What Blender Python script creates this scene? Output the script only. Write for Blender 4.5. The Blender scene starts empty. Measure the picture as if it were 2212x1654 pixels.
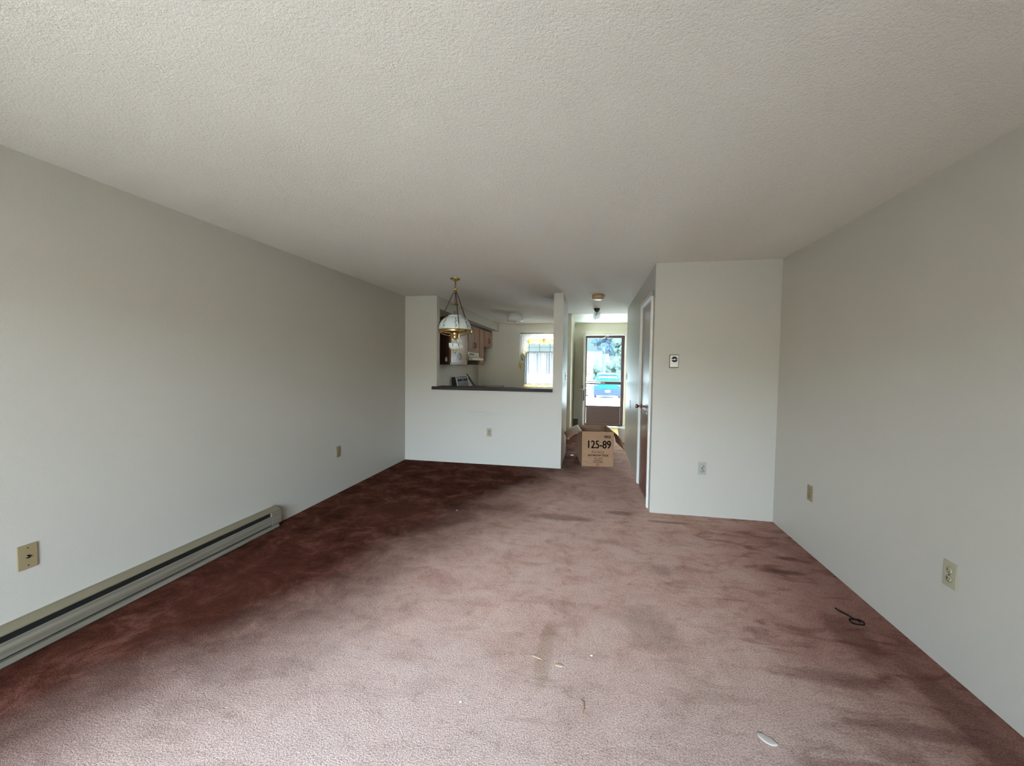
import bpy, bmesh, math, random
from mathutils import Vector, Matrix, noise
S = bpy.context.scene
COL = S.collection
PI = math.pi
R = math.radians

# ------------------------------------------------------------------ camera
cam_d = bpy.data.cameras.new('camera'); cam = bpy.data.objects.new('camera', cam_d); COL.objects.link(cam)
cam_d.sensor_fit = 'HORIZONTAL'; cam_d.sensor_width = 36.0
cam_d.lens = 883.99 / 2212 * 36.0
cam_d.clip_start = 0.02; cam_d.clip_end = 300
yaw, pitch, roll = 0.1906, -0.0438, 0.0122
cy, sy = math.cos(yaw), math.sin(yaw)
fw = Vector((-sy * math.cos(pitch), cy * math.cos(pitch), math.sin(pitch)))
rt = Vector((cy, sy, 0)); up = rt.cross(fw)
r2 = rt * math.cos(roll) + up * math.sin(roll); u2 = up * math.cos(roll) - rt * math.sin(roll)
cam.matrix_world = Matrix(((r2.x, u2.x, -fw.x, 0), (r2.y, u2.y, -fw.y, 0), (r2.z, u2.z, -fw.z, 1.4414), (0, 0, 0, 1)))
S.camera = cam

# ------------------------------------------------------------------ view
S.view_settings.view_transform = 'Standard'; S.view_settings.look = 'None'
S.view_settings.gamma = 1.0; S.view_settings.use_curve_mapping = False
S.view_settings.exposure = 1.53
S.cycles.use_denoising = True
S.cycles.max_bounces = 12; S.cycles.diffuse_bounces = 8; S.cycles.transparent_max_bounces = 16
S.cycles.glossy_bounces = 5; S.cycles.transmission_bounces = 8
S.cycles.sample_clamp_indirect = 6.0
S.cycles.caustics_refractive = False; S.cycles.caustics_reflective = False

# ------------------------------------------------------------------ world: bright sky over a darker band of trees and ground
W = bpy.data.worlds.new('daylight_sky'); S.world = W; W.use_nodes = True
SKY_BACK, SKY_FRONT = 17.0, 13.0
nt = W.node_tree; nt.nodes.clear(); L = nt.links
def wn(t, **k):
    n = nt.nodes.new(t)
    for a, b in k.items(): setattr(n, a, b)
    return n
tc = wn('ShaderNodeTexCoord'); sep = wn('ShaderNodeSeparateXYZ'); L.new(tc.outputs['Generated'], sep.inputs[0])
mr = wn('ShaderNodeMapRange'); mr.inputs['From Min'].default_value = -1; mr.inputs['From Max'].default_value = 1
L.new(sep.outputs['Z'], mr.inputs['Value'])
def el(deg): return (math.sin(R(deg)) + 1) / 2
def sky_ramp(stops, k):
    ramp = wn('ShaderNodeValToRGB'); L.new(mr.outputs[0], ramp.inputs['Fac']); cr = ramp.color_ramp
    while len(cr.elements) < len(stops): cr.elements.new(.5)
    for e, (d, c) in zip(cr.elements, stops): e.position = el(d); e.color = (*c, 1)
    b = wn('ShaderNodeBackground'); L.new(ramp.outputs[0], b.inputs['Color']); b.inputs['Strength'].default_value = k; return b
back = sky_ramp([(-90, (.42, .36, .28)), (-12, (.50, .44, .36)), (-1, (.34, .32, .26)), (3.5, (.28, .28, .23)), (7, (.70, .86, 1.05)), (40, (.66, .83, 1.06)), (90, (.60, .76, 1.0))], SKY_BACK)
front = sky_ramp([(-90, (.20, .20, .17)), (-1, (.06, .07, .06)), (0, (.017, .0235, .025)), (5, (.018, .025, .0265)), (12, (.82, .86, .86)), (40, (.80, .86, .92)), (90, (.72, .80, .92))], SKY_FRONT)
my = wn('ShaderNodeMapRange', interpolation_type='SMOOTHSTEP')
my.inputs['From Min'].default_value = -.25; my.inputs['From Max'].default_value = .35
L.new(sep.outputs['Y'], my.inputs['Value'])
mxs = wn('ShaderNodeMixShader'); L.new(my.outputs[0], mxs.inputs[0]); L.new(back.outputs[0], mxs.inputs[1]); L.new(front.outputs[0], mxs.inputs[2])
wo = wn('ShaderNodeOutputWorld'); L.new(mxs.outputs[0], wo.inputs[0])
W.cycles.sampling_method = 'MANUAL'; W.cycles.sample_map_resolution = 512

def portal(loc, rot, sx, sz):          # lets Cycles find the daylight coming in through an opening
    d = bpy.data.lights.new('window_portal', 'AREA'); d.shape = 'RECTANGLE'; d.size = sx; d.size_y = sz; d.cycles.is_portal = True
    o = bpy.data.objects.new('window_portal', d); COL.objects.link(o); o.location = loc; o.rotation_euler = rot

# ------------------------------------------------------------------ room numbers (metres)
XL, XR, H = -2.7295, 1.7034, 2.44
YB, YH, YC, YE = -0.75, 5.703, 4.186, 9.75      # wall behind the camera, half wall, closet front, entrance wall
XP0, XP1 = -0.523, -0.391                        # hall's left wall
XC = 0.596                                       # hall's right wall face
GX0, GX1, GZ = -2.15, 0.15, 2.12                 # glazed door behind the camera
portal((( GX0 + GX1) / 2, YB - .1, GZ / 2), (R(90), 0, 0), GX1 - GX0, GZ)
portal((.3, YE + .18, 1.28), (R(-90), 0, 0), .85, 1.6)
portal((-1.1, YE + .12, 1.55), (R(-90), 0, 0), .9, 1.1)

# ------------------------------------------------------------------ materials
def mat(name, col=(.5, .5, .5), rough=.5, metal=0., spec=.5, **k):
    m = bpy.data.materials.new(name); m.use_nodes = True
    b = m.node_tree.nodes['Principled BSDF']
    b.inputs['Base Color'].default_value = (*col, 1); b.inputs['Roughness'].default_value = rough
    b.inputs['Metallic'].default_value = metal; b.inputs['Specular IOR Level'].default_value = spec
    for a, v in k.items(): b.inputs[a.replace('_', ' ')].default_value = v
    return m
def N(m, t, **k):
    n = m.node_tree.nodes.new(t)
    for a, b in k.items(): setattr(n, a, b)
    return n
def lk(m, a, b): m.node_tree.links.new(a, b)
def bsdf(m): return m.node_tree.nodes['Principled BSDF']
def objco(m): return N(m, 'ShaderNodeTexCoord').outputs['Object']
def mapping(m, scale=(1, 1, 1), src=None):
    mp = N(m, 'ShaderNodeMapping'); mp.inputs['Scale'].default_value = scale; lk(m, src or objco(m), mp.inputs['Vector']); return mp.outputs[0]
def noise_tex(m, scale, detail=3, rough=.5, vec=None, dist=0):
    n = N(m, 'ShaderNodeTexNoise'); n.inputs['Scale'].default_value = scale; n.inputs['Detail'].default_value = detail
    n.inputs['Roughness'].default_value = rough; n.inputs['Distortion'].default_value = dist
    lk(m, vec or objco(m), n.inputs['Vector']); return n.outputs['Fac']
def rampn(m, fac, stops):
    r = N(m, 'ShaderNodeValToRGB'); e = r.color_ramp.elements
    while len(e) < len(stops): e.new(.5)
    for x, (p, c) in zip(e, stops): x.position = p; x.color = (*c, 1) if len(c) == 3 else c
    lk(m, fac, r.inputs[0]); return r.outputs[0]
def mixc(m, fac, a, b, mode='MIX'):
    n = N(m, 'ShaderNodeMix', data_type='RGBA', blend_type=mode)
    for s, v in ((n.inputs[0], fac), (n.inputs[6], a), (n.inputs[7], b)):
        if hasattr(v, 'is_output'): lk(m, v, s)
        elif isinstance(v, (int, float)): s.default_value = v
        else: s.default_value = (*v, 1)
    return n.outputs[2]
def mth(m, op, a, b=0., c=None, clamp=False):
    n = N(m, 'ShaderNodeMath', operation=op); n.use_clamp = clamp
    for s, v in zip(n.inputs, (a, b, c)):
        if v is None: continue
        if hasattr(v, 'is_output'): lk(m, v, s)
        else: s.default_value = v
    return n.outputs[0]
def bump(m, h, strength=.3, dist=.01, prev=None):
    b = N(m, 'ShaderNodeBump'); b.inputs['Strength'].default_value = strength; b.inputs['Distance'].default_value = dist
    lk(m, h, b.inputs['Height'])
    if prev: lk(m, prev, b.inputs['Normal'])
    lk(m, b.outputs[0], bsdf(m).inputs['Normal']); return b.outputs[0]

M = {}
def paint(name, col, rough=.42, bs=.25, scale=260, blot=.05):
    m = mat(name, col, rough)
    v = noise_tex(m, 1.7, 3); d = tuple(c * (1 - blot) for c in col)
    grain = noise_tex(m, 300, 2, .7)
    c = mixc(m, v, d, col)
    g = rampn(m, grain, [(.35, (.93, .935, .93)), (.65, (1.05, 1.045, 1.05))])
    lk(m, mixc(m, 1.0, c, g, 'MULTIPLY'), bsdf(m).inputs['Base Color'])
    bump(m, noise_tex(m, scale, 2, .6), bs, .002)
    return m
M['wall'] = paint('wall_paint', (.49, .467, .412))
M['ceiling'] = paint('stippled_ceiling', (.79, .75, .685), .9, .8, 95)
bump(M['ceiling'], noise_tex(M['ceiling'], 90, 4, .75), 1.0, .008)
M['ceiling_smooth'] = paint('smooth_ceiling', (.72, .71, .64), .6, .1)
M['cream'] = paint('cream_paint', (.77, .735, .61), .4, .1)
M['trim'] = mat('white_trim_paint', (.74, .74, .70), .35)
M['white'] = mat('white_enamel', (.80, .80, .78), .3)
M['almond'] = mat('almond_plastic', (.25, .195, .105), .4)
M['ivory'] = mat('ivory_plastic', (.36, .335, .235), .4)
M['greyplate'] = mat('grey_beige_plastic', (.36, .36, .32), .4)
M['dark'] = mat('dark_recess', (.012, .011, .010), .6)
M['black'] = mat('black_plastic', (.02, .02, .022), .35)
M['chrome'] = mat('chrome', (.7, .7, .7), .2, 1)
M['brass'] = mat('polished_brass', (.66, .45, .17), .16, 1)
M['oldbrass'] = mat('antique_brass', (.07, .05, .03), .35, 1)
M['copper'] = mat('bronze_knob_metal', (.50, .28, .17), .18, 1)
M['opal'] = mat('opal_glass', (.72, .77, .78), .15, 0, .6, Subsurface_Weight=.2)
M['vine'] = mat('painted_flowers', (.03, .04, .05), .4)
M['laminate'] = mat('dark_bar_laminate', (.035, .027, .026), .5, 0, .2)
n_ = noise_tex(M['laminate'], 1, 4, .6, mapping(M['laminate'], (4, 60, 60)))
lk(M['laminate'], rampn(M['laminate'], n_, [(.3, (.014, .009, .009)), (.7, (.045, .034, .036))]), bsdf(M['laminate']).inputs['Base Color'])

def wood(name, a, b, sc=(30, 30, 1.6), rough=.25, coat=.0):
    m = mat(name, a, rough, Coat_Weight=coat, Coat_Roughness=.12)
    n = noise_tex(m, 1, 5, .65, mapping(m, sc), .6)
    lk(m, rampn(m, n, [(.28, a), (.5, tuple((x + y) / 2 for x, y in zip(a, b))), (.72, b)]), bsdf(m).inputs['Base Color'])
    bump(m, n, .08, .002); return m
M['cabinet'] = wood('cabinet_oak', (.20, .085, .045), (.38, .185, .11), rough=.2)
M['cabinet_glare'] = wood('cabinet_oak_glare', (.24, .12, .075), (.42, .24, .16), rough=.16, coat=.8)  # glare painted in: a paler, glossier copy of the oak
M['cabinet_end_shade'] = wood('cabinet_end_shaded', (.030, .010, .006), (.085, .030, .017), rough=.4)  # darker copy of the oak, with the end panels' shade painted in
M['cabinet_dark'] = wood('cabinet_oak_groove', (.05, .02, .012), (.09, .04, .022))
M['doorwood'] = wood('door_mahogany_veneer', (.085, .025, .012), (.22, .080, .040), (55, 55, 1.0), .32, 0)
bsdf(M['doorwood']).inputs['Specular IOR Level'].default_value = .28
M['heater'] = mat('heater_enamel_taupe', (.28, .26, .22), .55, 0, .2)
n_ = noise_tex(M['heater'], 1, 3, .6, mapping(M['heater'], (60, 1.5, 60)))
lk(M['heater'], rampn(M['heater'], n_, [(.3, (.125, .11, .08)), (.7, (.22, .195, .155))]), bsdf(M['heater']).inputs['Base Color'])
M['heater_top'] = mat('heater_enamel_beige', (.20, .17, .11), .5, 0, .25)
M['fins'] = mat('heater_fin_metal', (.03, .03, .028), .5, .6)
M['storm'] = mat('storm_door_brown_enamel', (.060, .031, .032), .35)
M['stove_side'] = mat('stove_side_grey', (.05, .05, .055), .35)
M['stove_panel'] = mat('stove_panel_blue_steel', (.20, .22, .30), .25, .5)
M['hood'] = mat('range_hood_cream', (.58, .56, .46), .3)
M['yellow'] = mat('yellow_ruffle_fabric', (.75, .52, .10), .8)
bs = bsdf(M['yellow']); n_ = noise_tex(M['yellow'], 60, 3)
lk(M['yellow'], rampn(M['yellow'], n_, [(.35, (.55, .34, .04)), (.6, (.85, .74, .35))]), bs.inputs['Base Color'])
M['blocker_beige'] = mat('light_block_beige', (.30, .28, .24), .8)
M['linoleum'] = mat('yellow_entry_vinyl', (.72, .50, .16), .3)
M['card'] = mat('corrugated_cardboard', (.40, .235, .13), .75)
n_ = noise_tex(M['card'], 1, 4, .6, mapping(M['card'], (6, 6, 90)))
lk(M['card'], rampn(M['card'], n_, [(.3, (.31, .175, .095)), (.7, (.40, .24, .135))]), bsdf(M['card']).inputs['Base Color'])
M['card_in'] = mat('cardboard_inside', (.30, .165, .095), .8)
M['ink'] = mat('black_ink', (.008, .005, .006), .9, 0, .05)
M['paleink'] = mat('faded_ink', (.13, .055, .04), .6)
M['tape'] = mat('packing_tape', (.30, .15, .085), .35)
M['white_plastic'] = mat('white_bin_plastic', (.90, .88, .86), .4)
M['paper'] = mat('white_paper', (.85, .85, .83), .6)
M['lint'] = mat('pale_lint', (.50, .445, .41), 1.0, 0, .0)
M['tan'] = mat('tan_rim', (.42, .27, .13), .4)

def glassy(name, tint, gloss=.04, rough=.03):
    m = bpy.data.materials.new(name); m.use_nodes = True; t = m.node_tree; t.nodes.clear()
    o = t.nodes.new('ShaderNodeOutputMaterial'); tr = t.nodes.new('ShaderNodeBsdfTransparent'); gl = t.nodes.new('ShaderNodeBsdfGlossy')
    tr.inputs[0].default_value = (*tint, 1); gl.inputs['Roughness'].default_value = rough
    lw = t.nodes.new('ShaderNodeLayerWeight'); lw.inputs[0].default_value = .5
    pw = t.nodes.new('ShaderNodeMath'); pw.operation = 'POWER'; pw.inputs[1].default_value = 4.0; t.links.new(lw.outputs['Facing'], pw.inputs[0])
    fr = t.nodes.new('ShaderNodeMath'); fr.operation = 'MULTIPLY_ADD'; fr.inputs[1].default_value = .6; fr.inputs[2].default_value = gloss; t.links.new(pw.outputs[0], fr.inputs[0])
    mx = t.nodes.new('ShaderNodeMixShader'); t.links.new(fr.outputs[0], mx.inputs[0]); t.links.new(tr.outputs[0], mx.inputs[1]); t.links.new(gl.outputs[0], mx.inputs[2])
    t.links.new(mx.outputs[0], o.inputs[0]); return m
M['glass'] = glassy('clear_pane', (.97, .98, .97))
M['door_glass'] = glassy('storm_door_pane', (.93, 1.0, 1.0))
M['lamp_glass'] = glassy('lamp_chimney_glass', (.93, .95, .96), .10)
M['jar_glass'] = glassy('jar_light_glass', (.78, .80, .80), .22, .12)
M['ribbed_glass'] = mat('ribbed_lamp_glass', (.84, .85, .86), .25)

def sheer(name, col, fac):
    m = bpy.data.materials.new(name); m.use_nodes = True; t = m.node_tree; t.nodes.clear()
    o = t.nodes.new('ShaderNodeOutputMaterial'); df = t.nodes.new('ShaderNodeBsdfDiffuse'); tl = t.nodes.new('ShaderNodeBsdfTranslucent'); tr = t.nodes.new('ShaderNodeBsdfTransparent')
    df.inputs[0].default_value = (*col, 1); tl.inputs[0].default_value = (*col, 1)
    a = t.nodes.new('ShaderNodeMixShader'); a.inputs[0].default_value = .6; b = t.nodes.new('ShaderNodeMixShader'); b.inputs[0].default_value = fac
    t.links.new(df.outputs[0], a.inputs[1]); t.links.new(tl.outputs[0], a.inputs[2]); t.links.new(a.outputs[0], b.inputs[1]); t.links.new(tr.outputs[0], b.inputs[2]); t.links.new(b.outputs[0], o.inputs[0])
    return m
M['sheer'] = sheer('sheer_white_voile', (.155, .17, .18), .035)
M['sheer_thick'] = sheer('gathered_white_voile', (.66, .66, .62), .03)
M['yellow_sheer'] = sheer('yellow_gingham_ruffle', (.78, .58, .14), .04)
m_ = M['yellow_sheer']; nz = N(m_, 'ShaderNodeTexNoise'); nz.inputs['Scale'].default_value = 26; nz.inputs['Detail'].default_value = 3
lk(m_, objco(m_), nz.inputs['Vector']); cc = rampn(m_, nz.outputs['Fac'], [(.40, (.55, .36, .05)), (.48, (.62, .54, .28)), (.60, (.62, .62, .50))])
for q in [q for q in m_.node_tree.nodes if q.type in ('BSDF_DIFFUSE', 'BSDF_TRANSLUCENT')]: lk(m_, cc, q.inputs[0])

# carpet: worn dusty rose pile with stains, a paler lane and dark reddish edges, part wear, part painted window light
def carpet():
    m = mat('worn_rose_carpet', (.3, .18, .15), 1.0, 0, .03)
    sp = N(m, 'ShaderNodeSeparateXYZ'); lk(m, objco(m), sp.inputs[0]); X, Y = sp.outputs[0], sp.outputs[1]
    big = noise_tex(m, .9, 3, .5, None, .4); mid = noise_tex(m, 3.6, 7, .78, None, .5)
    streak = noise_tex(m, 1, 4, .6, mapping(m, (3.0, 8.0, 1)), .8)
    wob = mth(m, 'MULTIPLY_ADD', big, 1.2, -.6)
    # distance from the pale lane, wear mixed with painted window light, towards the hall
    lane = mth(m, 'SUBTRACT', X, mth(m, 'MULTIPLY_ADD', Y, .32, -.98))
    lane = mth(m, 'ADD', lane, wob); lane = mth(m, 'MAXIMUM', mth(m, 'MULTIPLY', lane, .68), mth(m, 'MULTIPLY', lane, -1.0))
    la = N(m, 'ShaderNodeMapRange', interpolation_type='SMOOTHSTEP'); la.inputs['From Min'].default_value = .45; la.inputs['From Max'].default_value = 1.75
    la.inputs['To Min'].default_value = 1; la.inputs['To Max'].default_value = 0; lk(m, lane, la.inputs['Value']); lane_light = la.outputs[0]
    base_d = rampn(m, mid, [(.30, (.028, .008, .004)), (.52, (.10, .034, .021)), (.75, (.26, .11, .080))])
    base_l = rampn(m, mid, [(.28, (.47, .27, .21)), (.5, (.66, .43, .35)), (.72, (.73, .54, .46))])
    c = mixc(m, lane_light, base_d, base_l)
    # front of room: paler, with the window's light on the floor painted in
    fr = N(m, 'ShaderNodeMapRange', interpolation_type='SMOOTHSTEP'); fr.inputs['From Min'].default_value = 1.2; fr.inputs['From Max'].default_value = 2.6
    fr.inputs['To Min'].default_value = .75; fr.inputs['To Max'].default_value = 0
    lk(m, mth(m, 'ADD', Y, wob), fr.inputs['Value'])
    c = mixc(m, mth(m, 'MULTIPLY', fr.outputs[0], lane_light), c, (.60, .475, .425))
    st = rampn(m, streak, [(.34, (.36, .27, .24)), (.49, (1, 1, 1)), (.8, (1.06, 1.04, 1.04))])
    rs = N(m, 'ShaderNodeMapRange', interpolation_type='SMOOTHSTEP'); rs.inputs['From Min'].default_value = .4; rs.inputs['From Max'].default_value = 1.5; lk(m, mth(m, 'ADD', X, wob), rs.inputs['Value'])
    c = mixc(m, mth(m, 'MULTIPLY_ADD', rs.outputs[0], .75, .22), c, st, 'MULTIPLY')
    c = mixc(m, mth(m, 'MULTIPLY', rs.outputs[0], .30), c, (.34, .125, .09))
    sm = rampn(m, noise_tex(m, 11, 4, .7, None, .5), [(.30, (.66, .60, .55)), (.43, (1, 1, 1))])
    c = mixc(m, .55, c, sm, 'MULTIPLY')
    def spot(cx, cyy, sx, syy, col, k):
        nonlocal c
        a = mth(m, 'POWER', mth(m, 'DIVIDE', mth(m, 'SUBTRACT', X, cx), sx), 2.0); b = mth(m, 'POWER', mth(m, 'DIVIDE', mth(m, 'SUBTRACT', Y, cyy), syy), 2.0)
        d = mth(m, 'ADD', mth(m, 'ADD', a, b), mth(m, 'MULTIPLY_ADD', mid, 1.4, -.7))
        f = N(m, 'ShaderNodeMapRange', interpolation_type='SMOOTHSTEP'); f.inputs['From Min'].default_value = .15; f.inputs['From Max'].default_value = 1.1
        f.inputs['To Min'].default_value = k; f.inputs['To Max'].default_value = 0; lk(m, d, f.inputs['Value'])
        c = mixc(m, f.outputs[0], c, col)
    for a in SPOTS: spot(*a)
    pile = noise_tex(m, 130, 4, .8)
    pl = rampn(m, pile, [(.34, (.45, .40, .38)), (.5, (1, 1, 1)), (.66, (1.35, 1.35, 1.35))])
    c = mixc(m, .85, c, pl, 'MULTIPLY')
    lk(m, c, bsdf(m).inputs['Base Color'])
    b1 = bump(m, noise_tex(m, 150, 3, .7), .9, .012)
    bump(m, mid, .25, .03, b1)
    return m
SPOTS = [(-.20, 1.98, .05, .28, (.30, .20, .12), .4), (.35, 2.35, .16, .22, (.30, .22, .18), .4), (1.15, 2.1, .30, .07, (.15, .06, .05), .5), (1.30, 1.85, .30, .05, (.13, .05, .04), .5), (1.0, 1.62, .25, .06, (.20, .08, .07), .5),
         (.52, 3.0, .10, .10, (.22, .17, .14), .4), (-.25, 3.85, .35, .10, (.17, .09, .07), .5), (.30, 4.1, .16, .07, (.14, .075, .06), .5),
         (1.35, 3.15, .18, .05, (.10, .045, .035), .6), (-1.8, 3.6, .5, .4, (.10, .035, .022), .5), (-2.2, 2.2, .35, .7, (.09, .028, .017), .5),
         (.72, 3.95, .22, .04, (.10, .05, .04), .5), (1.42, 2.45, .12, .30, (.14, .06, .045), .5), (1.55, 1.9, .10, .5, (.12, .045, .035), .55)]
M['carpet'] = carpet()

# ------------------------------------------------------------------ mesh builder
class MB:
    def __init__(s): s.v = []; s.f = []; s.sm = []
    def add(s, vs, fs, smooth=False):
        o = len(s.v); s.v += [tuple(v) for v in vs]; s.f += [tuple(i + o for i in f) for f in fs]; s.sm += [smooth] * len(fs); return s
    def box(s, x0, x1, y0, y1, z0, z1, b=0.):
        if x0 > x1: x0, x1 = x1, x0
        if y0 > y1: y0, y1 = y1, y0
        if z0 > z1: z0, z1 = z1, z0
        if b <= 0:
            return s.add([(x, y, z) for z in (z0, z1) for y in (y0, y1) for x in (x0, x1)],
                         [(0, 2, 3, 1), (4, 5, 7, 6), (0, 1, 5, 4), (2, 6, 7, 3), (0, 4, 6, 2), (1, 3, 7, 5)])
        b = min(b, (x1 - x0) / 2.1, (y1 - y0) / 2.1, (z1 - z0) / 2.1)
        bm = bmesh.new(); bmesh.ops.create_cube(bm, size=1)
        for v in bm.verts: v.co = Vector(((x0 + x1) / 2 + v.co.x * (x1 - x0), (y0 + y1) / 2 + v.co.y * (y1 - y0), (z0 + z1) / 2 + v.co.z * (z1 - z0)))
        bmesh.ops.bevel(bm, geom=bm.edges[:], offset=b, segments=2, affect='EDGES', profile=.6)
        bm.verts.ensure_lookup_table(); s.add([v.co[:] for v in bm.verts], [[v.index for v in f.verts] for f in bm.faces]); bm.free(); return s
    def quad(s, *p): return s.add(p, [tuple(range(len(p)))])
    def prism(s, poly, axis, a, b):      # poly: 2D points, extruded along an axis
        def P(u, v, t): return {'x': (t, u, v), 'y': (u, t, v), 'z': (u, v, t)}[axis]
        n = len(poly); vs = [P(u, v, a) for u, v in poly] + [P(u, v, b) for u, v in poly]
        return s.add(vs, [tuple(range(n))[::-1], tuple(range(n, 2 * n))] + [(i, (i + 1) % n, n + (i + 1) % n, n + i) for i in range(n)])
    def lathe(s, prof, c=(0, 0, 0), seg=32, axis='z', sx=1., sy=1., flute=0, fa=0.):
        n = len(prof); vs = []
        for k in range(seg):
            t = 2 * PI * k / seg; q = 1 + fa * math.cos(flute * t)
            for r, z in prof:
                a, b = r * q * math.cos(t) * sx, r * q * math.sin(t) * sy
                vs.append({'z': (c[0] + a, c[1] + b, c[2] + z), 'y': (c[0] + a, c[1] + z, c[2] + b), 'x': (c[0] + z, c[1] + a, c[2] + b)}[axis])
        fs = [(k * n + i, ((k + 1) % seg) * n + i, ((k + 1) % seg) * n + i + 1, k * n + i + 1) for k in range(seg) for i in range(n - 1)]
        return s.add(vs, fs, True)
    def tube(s, pts, r, seg=8, closed=False):
        P = [Vector(p) for p in pts]; n = len(P); vs = []; rr = r if isinstance(r, (list, tuple)) else [r] * n
        ref = None
        for i, p in enumerate(P):
            if closed: d = P[(i + 1) % n] - P[i - 1]
            else: d = P[min(i + 1, n - 1)] - P[max(i - 1, 0)]
            d.normalize()
            if ref is None: ref = d.orthogonal().normalized()
            ref = (ref - d * ref.dot(d)); ref = ref.normalized() if ref.length > 1e-6 else d.orthogonal().normalized()
            u = d.cross(ref)
            for k in range(seg):
                t = 2 * PI * k / seg; vs.append(p + (ref * math.cos(t) + u * math.sin(t)) * rr[i])
        m = n if closed else n - 1
        fs = [(i * seg + k, i * seg + (k + 1) % seg, ((i + 1) % n) * seg + (k + 1) % seg, ((i + 1) % n) * seg + k) for i in range(m) for k in range(seg)]
        if not closed: fs += [tuple(range(seg))[::-1], tuple((n - 1) * seg + k for k in range(seg))]
        return s.add(vs, fs, True)
    def sphere(s, c, r, sx=1, sy=1, sz=1, seg=16):
        return s.lathe([(r * math.sin(PI * i / 10) + 1e-5, -r * math.cos(PI * i / 10) * sz) for i in range(11)], c, seg, 'z', sx, sy)
    def sheet(s, fn, nu, nv, th=0.):     # fn(u, v) -> point, a sheet with real thickness along th vector
        g = [Vector(fn(i / nu, j / nv)) for i in range(nu + 1) for j in range(nv + 1)]; w = nv + 1
        fs = [(i * w + j, (i + 1) * w + j, (i + 1) * w + j + 1, i * w + j + 1) for i in range(nu) for j in range(nv)]
        s.add(g, fs, True); return s
def ROT(mb, ang, c=(0, 0)):
    ca, sa = math.cos(ang), math.sin(ang)
    mb.v = [(c[0] + (x - c[0]) * ca - (y - c[1]) * sa, c[1] + (x - c[0]) * sa + (y - c[1]) * ca, z) for x, y, z in mb.v]; return mb

def build(name, mb, m, parent=None, off=(0, 0, 0), solid=0.):
    me = bpy.data.meshes.new(name); me.from_pydata([(x - off[0], y - off[1], z - off[2]) for x, y, z in mb.v], [], mb.f); me.update()
    bm = bmesh.new(); bm.from_mesh(me); bmesh.ops.recalc_face_normals(bm, faces=bm.faces[:]); bm.to_mesh(me); bm.free()
    me.polygons.foreach_set('use_smooth', mb.sm); me.materials.append(M[m] if isinstance(m, str) else m)
    o = bpy.data.objects.new(name, me); COL.objects.link(o)
    if parent: o.parent = parent
    if solid:
        md = o.modifiers.new('thickness', 'SOLIDIFY'); md.thickness = solid; md.offset = 0
    return o
def struct(name, mb, m, parent=None, label=None):
    o = build(name, mb, m, parent)
    if not parent:
        o['kind'] = 'structure'
        if label: o['label'] = label
    return o
def tag(o, label, cat, group=None, kind=None):
    o['label'] = label; o['category'] = cat
    if group: o['group'] = group
    if kind: o['kind'] = kind
    return o
ORI = {}
def thing(name, label, cat, loc, group=None, rz=0.):
    o = bpy.data.objects.new(name, None); o.empty_display_size = .05; COL.objects.link(o); o.location = loc; o.rotation_euler.z = rz
    ORI[o.name] = tuple(loc); return tag(o, label, cat, group)
def part(name, mb, m, parent, label=None, solid=0.):      # world coordinates in, stored relative to the thing
    r = parent
    while r.parent: r = r.parent
    o = build(name, mb, m, parent, ORI.get(r.name, (0, 0, 0)), solid)
    if label: o['label'] = label
    return o
def copy_tree(o, parent=None):
    c = o.copy(); COL.objects.link(c); c.parent = parent
    for ch in list(o.children): copy_tree(ch, c)
    return c

# ------------------------------------------------------------------ room shell
T = .14
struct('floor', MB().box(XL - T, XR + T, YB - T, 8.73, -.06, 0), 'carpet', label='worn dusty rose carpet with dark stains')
struct('floor', MB().box(XL - T, XP1, 8.731, YE + T, -.06, 0).box(XP1, XR + T, 8.731, YE + T, -.06, -.001), 'linoleum', label='yellow entry floor inside the front door')
struct('ceiling', MB().box(XL - T, XR + T, YB - T, 8.03, H, H + .1).box(XL - T, XP0, 8.03, YE + T, H, H + .1), 'ceiling', label='stippled off-white ceiling')
struct('ceiling', MB().box(XP0, XR + T, 8.0301, YE + T, H - .002, H + .1), 'ceiling_smooth', label='smooth pale ceiling by the front door')
struct('wall_left', MB().box(XL - T, XL, YB, YE, 0, H), 'wall')
struct('wall_right', MB().box(XR, XR + T, YB, YE, 0, H), 'wall')
w = MB()
w.box(XL - T, GX0, YB - T, YB, 0, H).box(GX1, XR + T, YB - T, YB, 0, H).box(GX0, GX1, YB - T, YB, GZ, H)
struct('wall_back', w, 'wall')
# unseen roof slab and side walls, added outside the glazed door to cut daylight
struct('wall_light_block', MB().box(GX0 - .75, GX0 - .60, YB - 1.9, YB - T, -.05, 2.75).box(GX1 + .45, GX1 + .60, YB - 1.9, YB - T, -.05, 2.75).box(GX0 - .75, GX1 + .60, YB - 1.9, YB - T, 2.55, 2.75), 'blocker_beige')
# half wall with the serving opening, left pier and the stub that runs down the hall
w = MB().box(XL, -2.231, YH, YH + .12, 0, H).box(-2.231, XP0, YH, YH + .12, 0, 1.068)
w.box(XP0, XP1, YH, 6.84, 0, H)
m_ = paint('half_wall_paint', (.52, .497, .442)); M['halfwall'] = m_
sp = N(m_, 'ShaderNodeSeparateXYZ'); lk(m_, objco(m_), sp.inputs[0])
ax = mth(m_, 'POWER', mth(m_, 'DIVIDE', mth(m_, 'ADD', sp.outputs[0], 1.60), .36), 2.0); az = mth(m_, 'POWER', mth(m_, 'DIVIDE', mth(m_, 'SUBTRACT', sp.outputs[2], .745), .055), 2.0)
sm = mth(m_, 'MULTIPLY', mth(m_, 'SUBTRACT', 1.0, mth(m_, 'ADD', ax, az), None, True), rampn(m_, noise_tex(m_, 1, 4, .7, mapping(m_, (7, 1, 34))), [(.42, (0, 0, 0)), (.62, (1, 1, 1))]), None, True)
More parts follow.
